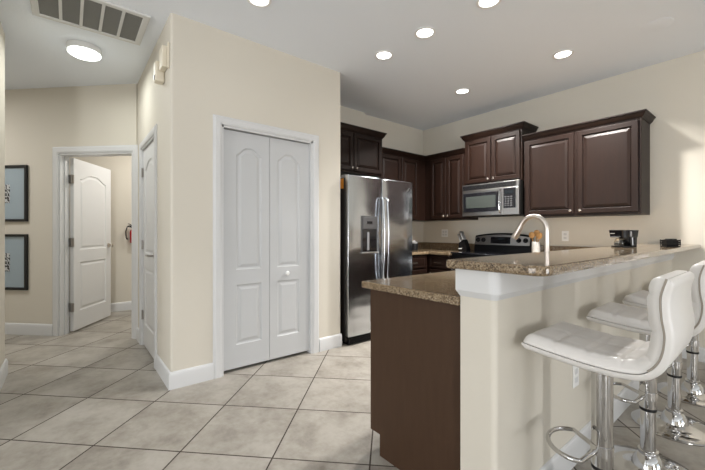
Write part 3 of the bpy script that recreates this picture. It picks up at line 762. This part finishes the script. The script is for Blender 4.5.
# outlets
def outlet(loc, mtx, label, w=0.072, toggles=False):
    t = thing('wall_outlet', loc, label, 'outlet', 'white wall outlets')
    mb = MB(mtx); mb.box(-w/2, w/2, -0.006, 0.0, -0.058, 0.058, 0.002); mb.build('plate', 'white_plastic', t)
    mb = MB(mtx)
    for x in ((-0.023, 0.023) if w > 0.1 else (0,)):
        for z in (-0.022, 0.022): mb.box(x-0.016, x+0.016, -0.008, -0.005, z-0.014, z+0.014, 0.002)
    mb.build('socket', 'trim_white', t)
outlet((-1.62, YW, 1.135), back_frame(-1.62, YW-0.0005, 1.135), 'white outlet on the back wall under the wide cabinet')
outlet((-3.30, YW, 1.165), back_frame(-3.30, YW-0.0005, 1.165), 'white double outlet plate on the back wall in the corner', 0.115)
outlet((KX1, 2.04, 0.44), frame((KX1+0.0005, 2.04, 0.44), (0, 1, 0), (1, 0, 0)), 'white outlet low on the half wall behind the bar stools')

# ------------------------------------------------------------------ bar stools
def smooth_path(ctrl, n):
    pts = []
    c = [ctrl[0]]+ctrl+[ctrl[-1]]
    for i in range(1, len(c)-2):
        p0, p1, p2, p3 = (Vector(q) for q in c[i-1:i+3])
        for k in range(n):
            t = k/n
            pts.append(0.5*((2*p1)+(p2-p0)*t+(2*p0-5*p1+4*p2-p3)*t*t+(3*p1-p0-3*p2+p3)*t**3))
    pts.append(Vector(ctrl[-1])); return pts
SEATP = [(-0.213, 0.754), (-0.11, 0.742), (0.0, 0.733), (0.09, 0.733), (0.155, 0.748), (0.194, 0.795), (0.207, 0.865), (0.200, 0.93), (0.199, 0.99), (0.212, 1.042)]
def sweep(mb, path, fn):
    """path in x-z; fn(s, t) gives the list of (y, offset along normal)"""
    L = [0.0]
    for a, b in zip(path, path[1:]): L.append(L[-1]+(b-a).length)
    loops = []
    for i, p in enumerate(path):
        d = (path[min(i+1, len(path)-1)]-path[max(i-1, 0)]).normalized(); n = Vector((-d.y, d.x))
        loops.append([(p.x+n.x*o, y, p.y+n.y*o) for y, o in fn(L[i], L[-1])])
    mb.loft(loops)
def stool(loc, rz, label):
    t = thing('bar_stool', (0, 0, 0), label, 'bar stool', 'white leather bar stools')
    path = smooth_path(SEATP, 12)
    hw = 0.172
    def cush(s, T):
        e = min(1, s/0.03, (T-s)/0.03); e = math.sqrt(max(0.0, 1-(1-e)**2))*0.75+0.25
        th = 0.036*e; out = []
        N = 28
        g1 = abs(((s/0.105+0.5) % 1)-0.5)*0.105
        ww = hw-0.012*(1-e)
        for k in range(N+1):
            y = -ww+2*ww*k/N
            ed = max(0.0, min(1.0, (ww-abs(y))/0.028)); ed = math.sqrt(max(0, 1-(1-ed)**2))
            g2 = abs(((y/0.115+0.5) % 1)-0.5)*0.115
            gv = 0.0048*math.exp(-(g1/0.007)**2) + 0.0048*math.exp(-(g2/0.007)**2)
            out.append((y, 0.004+th*(0.35+0.65*ed)-gv*ed*e))
        out += [(ww, 0.002), (-ww, 0.002)]
        return out
    mb = MB(); sweep(mb, path, cush); mb.build('seat', 'white_leather', t, smooth=True, angle=60)
    def shell(s, T):
        e = min(1, s/0.02, (T-s)/0.02); e = math.sqrt(max(0.0, 1-(1-e)**2))*0.7+0.3; hh = hw+0.006
        th = 0.020*e
        return [(-hh, 0.0), (-hh, -th*0.6), (-hh+0.008, -th), (hh-0.008, -th), (hh, -th*0.6), (hh, 0.0)]
    mb = MB(); sweep(mb, path, shell); mb.build('shell', 'white_leather', t, smooth=True, angle=50)
    rim = []
    for i, p in enumerate(path):
        if i < len(path)*0.46: continue
        d = (path[min(i+1, len(path)-1)]-path[max(i-1, 0)]).normalized(); n = Vector((-d.y, d.x)); rim.append((p.x+n.x*0.003, p.y+n.y*0.003))
    for s_ in (-1, 1): MB().tube([(x, s_*(hw+0.003), z) for x, z in rim], 0.0032, 6).build('piping', 'piping', t, smooth=True)
    MB().box(-0.08, 0.08, -0.08, 0.08, 0.700, 0.712, 0.004).build('mounting_plate', 'black_plastic', t)
    mb = MB(); mb.lathe([(0.033, 0.318), (0.034, 0.322), (0.034, 0.690), (0.045, 0.698), (0.045, 0.702)], seg=32); mb.build('column', 'chrome', t, smooth=True)
    mb = MB(); mb.lathe([(0.031, 0.09), (0.031, 0.325)], seg=32); mb.build('lower_tube', 'chrome', t, smooth=True)
    mb = MB(); mb.lathe([(0.0335, 0.306), (0.0350, 0.309), (0.0350, 0.317), (0.0335, 0.320)], seg=32); mb.build('ring', 'black_plastic', t, smooth=True)
    mb = MB(); mb.lathe([(0.205, 0.0), (0.207, 0.006), (0.200, 0.011), (0.13, 0.015), (0.085, 0.021), (0.066, 0.034), (0.062, 0.05), (0.056, 0.068), (0.046, 0.084), (0.038, 0.092), (0.041, 0.097), (0.041, 0.110), (0.033, 0.114)], seg=48); mb.build('base', 'chrome', t, smooth=True, angle=40)
    FR = Matrix.Rotation(math.radians(24), 4, 'Z')
    pts = [(-0.026, -0.024, 0.373), (-0.055, -0.070, 0.373)]
    for k in range(17):
        a = PI*0.52-PI*1.04*k/16; pts.append((-0.085-0.090*math.cos(a), -0.112*math.sin(a), 0.373))
    pts += [(-0.055, 0.070, 0.373), (-0.026, 0.024, 0.373)]
    mb = MB(FR); mb.tube(pts, 0.0085, 12); mb.cyl((0, 0, 0.362), (0, 0, 0.398), 0.0365, 28); mb.build('footrest', 'chrome', t, smooth=True)
    MB().tube([(0.02, 0.02, 0.694), (0.06, 0.11, 0.690), (0.07, 0.165, 0.690)], 0.0045, 8).build('lever', 'chrome', t, smooth=True)
    t.location = loc; t.rotation_euler = (0, 0, rz)
    return t
st = stool((-0.43, 1.535, 0), 0.0, 'white leather bar stool nearest the open end of the bar')
dup(st, (-0.43, 2.22, 0), math.radians(1.5), 'second white leather bar stool from the open end of the bar')
dup(st, (-0.43, 2.86, 0), math.radians(-1), 'third white leather bar stool from the open end of the bar')
dup(st, (-0.43, 3.515, 0), math.radians(2), 'white leather bar stool closest to the back wall')

# ------------------------------------------------------------------ hall things
def picture(z0, z1, label):
    a0, a1 = -4.690, -4.138
    c = dg((a0+a1)/2, S)
    t = thing('picture', (c[0], c[1], z0), label, 'picture', 'black framed pictures')
    m = FD @ Matrix.Translation((a0, -0.001, z0)); w, h = a1-a0, z1-z0
    mb = MB(m); L = [[(i, y, j) for i, j in ((e, e), (w-e, e), (w-e, h-e), (e, h-e))] for e, y in ((0, 0), (0, -0.024), (0.003, -0.027), (0.026, -0.027), (0.03, -0.010), (0.03, 0.0))]
    mb.loft(L, True, False); mb.build('frame', 'frame_black', t)
    mb = MB(m); mb.box(0.028, w-0.028, -0.008, -0.001, 0.028, h-0.028); mb.build('mat', 'mat_board', t)
    mb = MB(m); mb.box(w*0.32, w*0.585, -0.010, -0.0075, h*0.33, h*0.66); mb.build('print', 'print_bw', t)
picture(1.303, 1.952, 'upper black-framed black and white print on the hall wall')
picture(0.514, 1.157, 'lower black-framed black and white print on the hall wall')

ex = thing('fire_extinguisher', (-6.245, 0.757, 1.015), 'small red fire extinguisher hung on the wall of the room beyond', 'fire extinguisher')
EM = Matrix.Translation((-6.245, 0.757, 1.015)) @ Matrix.Scale(0.80, 4)
MB(EM).lathe([(0.035, 0), (0.045, 0.006), (0.047, 0.02), (0.047, 0.21), (0.04, 0.24), (0.018, 0.26), (0.016, 0.275)], seg=24).build('cylinder', 'red_paint', ex, smooth=True)
MB(EM).box(-0.02, 0.02, -0.014, 0.014, 0.272, 0.31, 0.003).build('valve', 'nickel', ex)
mb = MB(EM); mb.tube([(0.0, 0.0, 0.305), (0.01, -0.05, 0.325), (0.015, -0.085, 0.32)], [0.010, 0.009, 0.007], 8); mb.tube([(0.0, 0.0, 0.315), (0.01, -0.05, 0.36), (0.012, -0.08, 0.365)], [0.009, 0.008, 0.006], 8); mb.build('handle', 'black_plastic', ex, smooth=True)
MB(EM).tube([(0.01, -0.02, 0.30), (0.02, -0.09, 0.31), (0.02, -0.115, 0.22), (0.02, -0.105, 0.10), (0.02, -0.085, 0.07)], [0.009, 0.009, 0.009, 0.010, 0.014], 10).build('hose', 'black_plastic', ex, smooth=True)
MB(EM).box(-0.062, -0.045, -0.03, 0.03, 0.10, 0.20).build('bracket', 'black_plastic', ex)

# chime / alarm on the hall side wall
ch = thing('wall_alarm', (-3.08, YP, 2.37), 'cream wall alarm of two stacked housings high on the hall wall', 'alarm')
mb = MB(); mb.box(-3.10, -2.985, YP-0.045, YP-0.001, 2.445, 2.61, 0.008); mb.build('housing', 'cream_plastic', ch)
mb = MB(); mb.box(-2.975, -2.945, YP-0.012, YP-0.001, 2.43, 2.62, 0.003); mb.build('back_plate', 'cream_plastic', ch)
mb = MB(); mb.box(-3.19, -3.105, YP-0.068, YP-0.001, 2.37, 2.53, 0.012); mb.build('lower_housing', 'cream_plastic', ch)
mb = MB(); mb.cyl((-3.147, YP-0.066, 2.405), (-3.147, YP-0.074, 2.405), 0.020, 16); mb.build('horn', 'grey_plastic', ch)

# ------------------------------------------------------------------ ceiling things
vt = thing('ceiling_vent', (-3.31, 0.145, H), 'large white return air grille in the ceiling near the hall', 'vent')
VX0, VX1, VY0, VY1 = -3.585, -3.06, -0.215, 0.49
mb = MB()
b = 0.045
mb.loft([[(x, y, z) for x, y in ((VX0+e, VY0+e), (VX1-e, VY0+e), (VX1-e, VY1-e), (VX0+e, VY1-e))] for e, z in ((0, H-0.0005), (0.002, H-0.010), (0.008, H-0.013), (b-0.006, H-0.013), (b, H-0.006), (b, H-0.0005))], True, False)
mb.build('frame', 'vent_white', vt)
iy0, iy1 = VY0+b, VY1-b; n = 5
for k in range(1, n):
    y = iy0+(iy1-iy0)*k/n; MB().box(VX0+b, VX1-b, y-0.010, y+0.010, H-0.011, H-0.001, 0.002).build('divider', 'vent_white', vt)
MB().box(VX0+b, VX1-b, iy0, iy1, H-0.004, H-0.001).build('filter', 'vent_filter', vt)

lm = thing('ceiling_lamp', (-3.94, 0.11, H), 'round white flush ceiling lamp in the hall', 'lamp')
MB().lathe([(0.120, 0.0), (0.126, -0.004), (0.126, -0.050), (0.120, -0.054), (0.0, -0.054)], (-3.94, 0.11, H-0.0005), 40).build('rim', 'vent_white', lm, smooth=True)
MB().lathe([(0.119, -0.0545), (0.121, -0.066), (0.10, -0.080), (0.06, -0.088), (0.0, -0.091)], (-3.94, 0.11, H), 40).build('diffuser', 'lamp_glow', lm, smooth=True)
def lamp_light(parent, loc, power, size, color, spread=PI):
    d = bpy.data.lights.new('bulb', 'AREA'); d.shape = 'DISK'; d.size = size; d.energy = power; d.color = color; d.spread = spread
    o = bpy.data.objects.new('bulb', d); COL.objects.link(o); o.parent = parent; o.location = loc; return o
lamp_light(lm, (0, 0, -0.096), PW['hall'], 0.28, (0.97, 1.0, 0.96))
def downlight(x, y, label, power=PW['down']):
    t = thing('downlight', (x, y, H), label, 'light', 'recessed ceiling downlights')
    MB().lathe([(0.085, -0.0005), (0.086, -0.006), (0.070, -0.008), (0.066, -0.004), (0.066, -0.0005)], (x, y, H), 32).build('trim_ring', 'white_plastic', t, smooth=True)
    MB().lathe([(0.0, -0.0006), (0.065, -0.0006), (0.064, -0.003), (0.0, -0.0045)], (x, y, H), 32).build('lens', 'lens_glow', t, smooth=True)
    lamp_light(t, (0, 0, -0.012), power, 0.13, (1.0, 0.965, 0.92), math.radians(125))
    return t
downlight(-2.353, 1.05, 'recessed downlight in front of the bifold pantry door', PW['down_pantry'])
downlight(-2.363, 2.288, 'recessed downlight in front of the pantry end of the refrigerator', PW['down_fridge'])
for x, y, l in ((-1.884, 2.294, 'recessed downlight in the middle of the row crossing the peninsula end'), (-1.336, 2.332, 'recessed downlight at the top edge of the ceiling view'),
                (-2.388, 3.586, 'recessed downlight nearest the microwave'), (-1.306, 3.567, 'recessed downlight in front of the wide wall cabinet')):
    downlight(x, y, l, PW['down'] if y > 3 else PW['down_mid'])
sp = thing('ceiling_speaker', (-0.652, 3.651, H), 'flat round white ceiling speaker right of the downlights', 'speaker')
MB().lathe([(0.100, -0.0005), (0.100, -0.002), (0.094, -0.003), (0.0, -0.003)], (-0.652, 3.651, H), 40).build('grille', 'ceiling_paint', sp, smooth=True)

# light of the room beyond the open door
d = bpy.data.lights.new('inner_room_bulb', 'AREA'); d.shape = 'DISK'; d.size = 0.35; d.energy = PW['inner']; d.color = (1, 0.97, 0.92)
o = bpy.data.objects.new('inner_room_bulb', d); COL.objects.link(o); o.location = (-5.4, 1.2, H-0.05)

# unseen fill lights added out past the stools and down the hall
for i, (x, y) in enumerate(((-5.3, -1.7),)):
    d = bpy.data.lights.new('hall_fill', 'AREA'); d.shape = 'DISK'; d.size = 0.3; d.energy = PW['hall_far']; d.color = (1, 0.98, 0.95)  # added fill for the hall, no fixture modelled
    o = bpy.data.objects.new('hall_fill', d); COL.objects.link(o); o.location = (x, y, H-0.05)
for x, y in ((0.6, 1.0), (0.6, 2.9)):
    d = bpy.data.lights.new('bar_fill', 'AREA'); d.shape = 'DISK'; d.size = 0.3; d.energy = PW['bar']; d.color = (1, 0.97, 0.93)  # added fill for the stool side of the bar, no fixture modelled
    o = bpy.data.objects.new('bar_fill', d); COL.objects.link(o); o.location = (x, y, H-0.02)
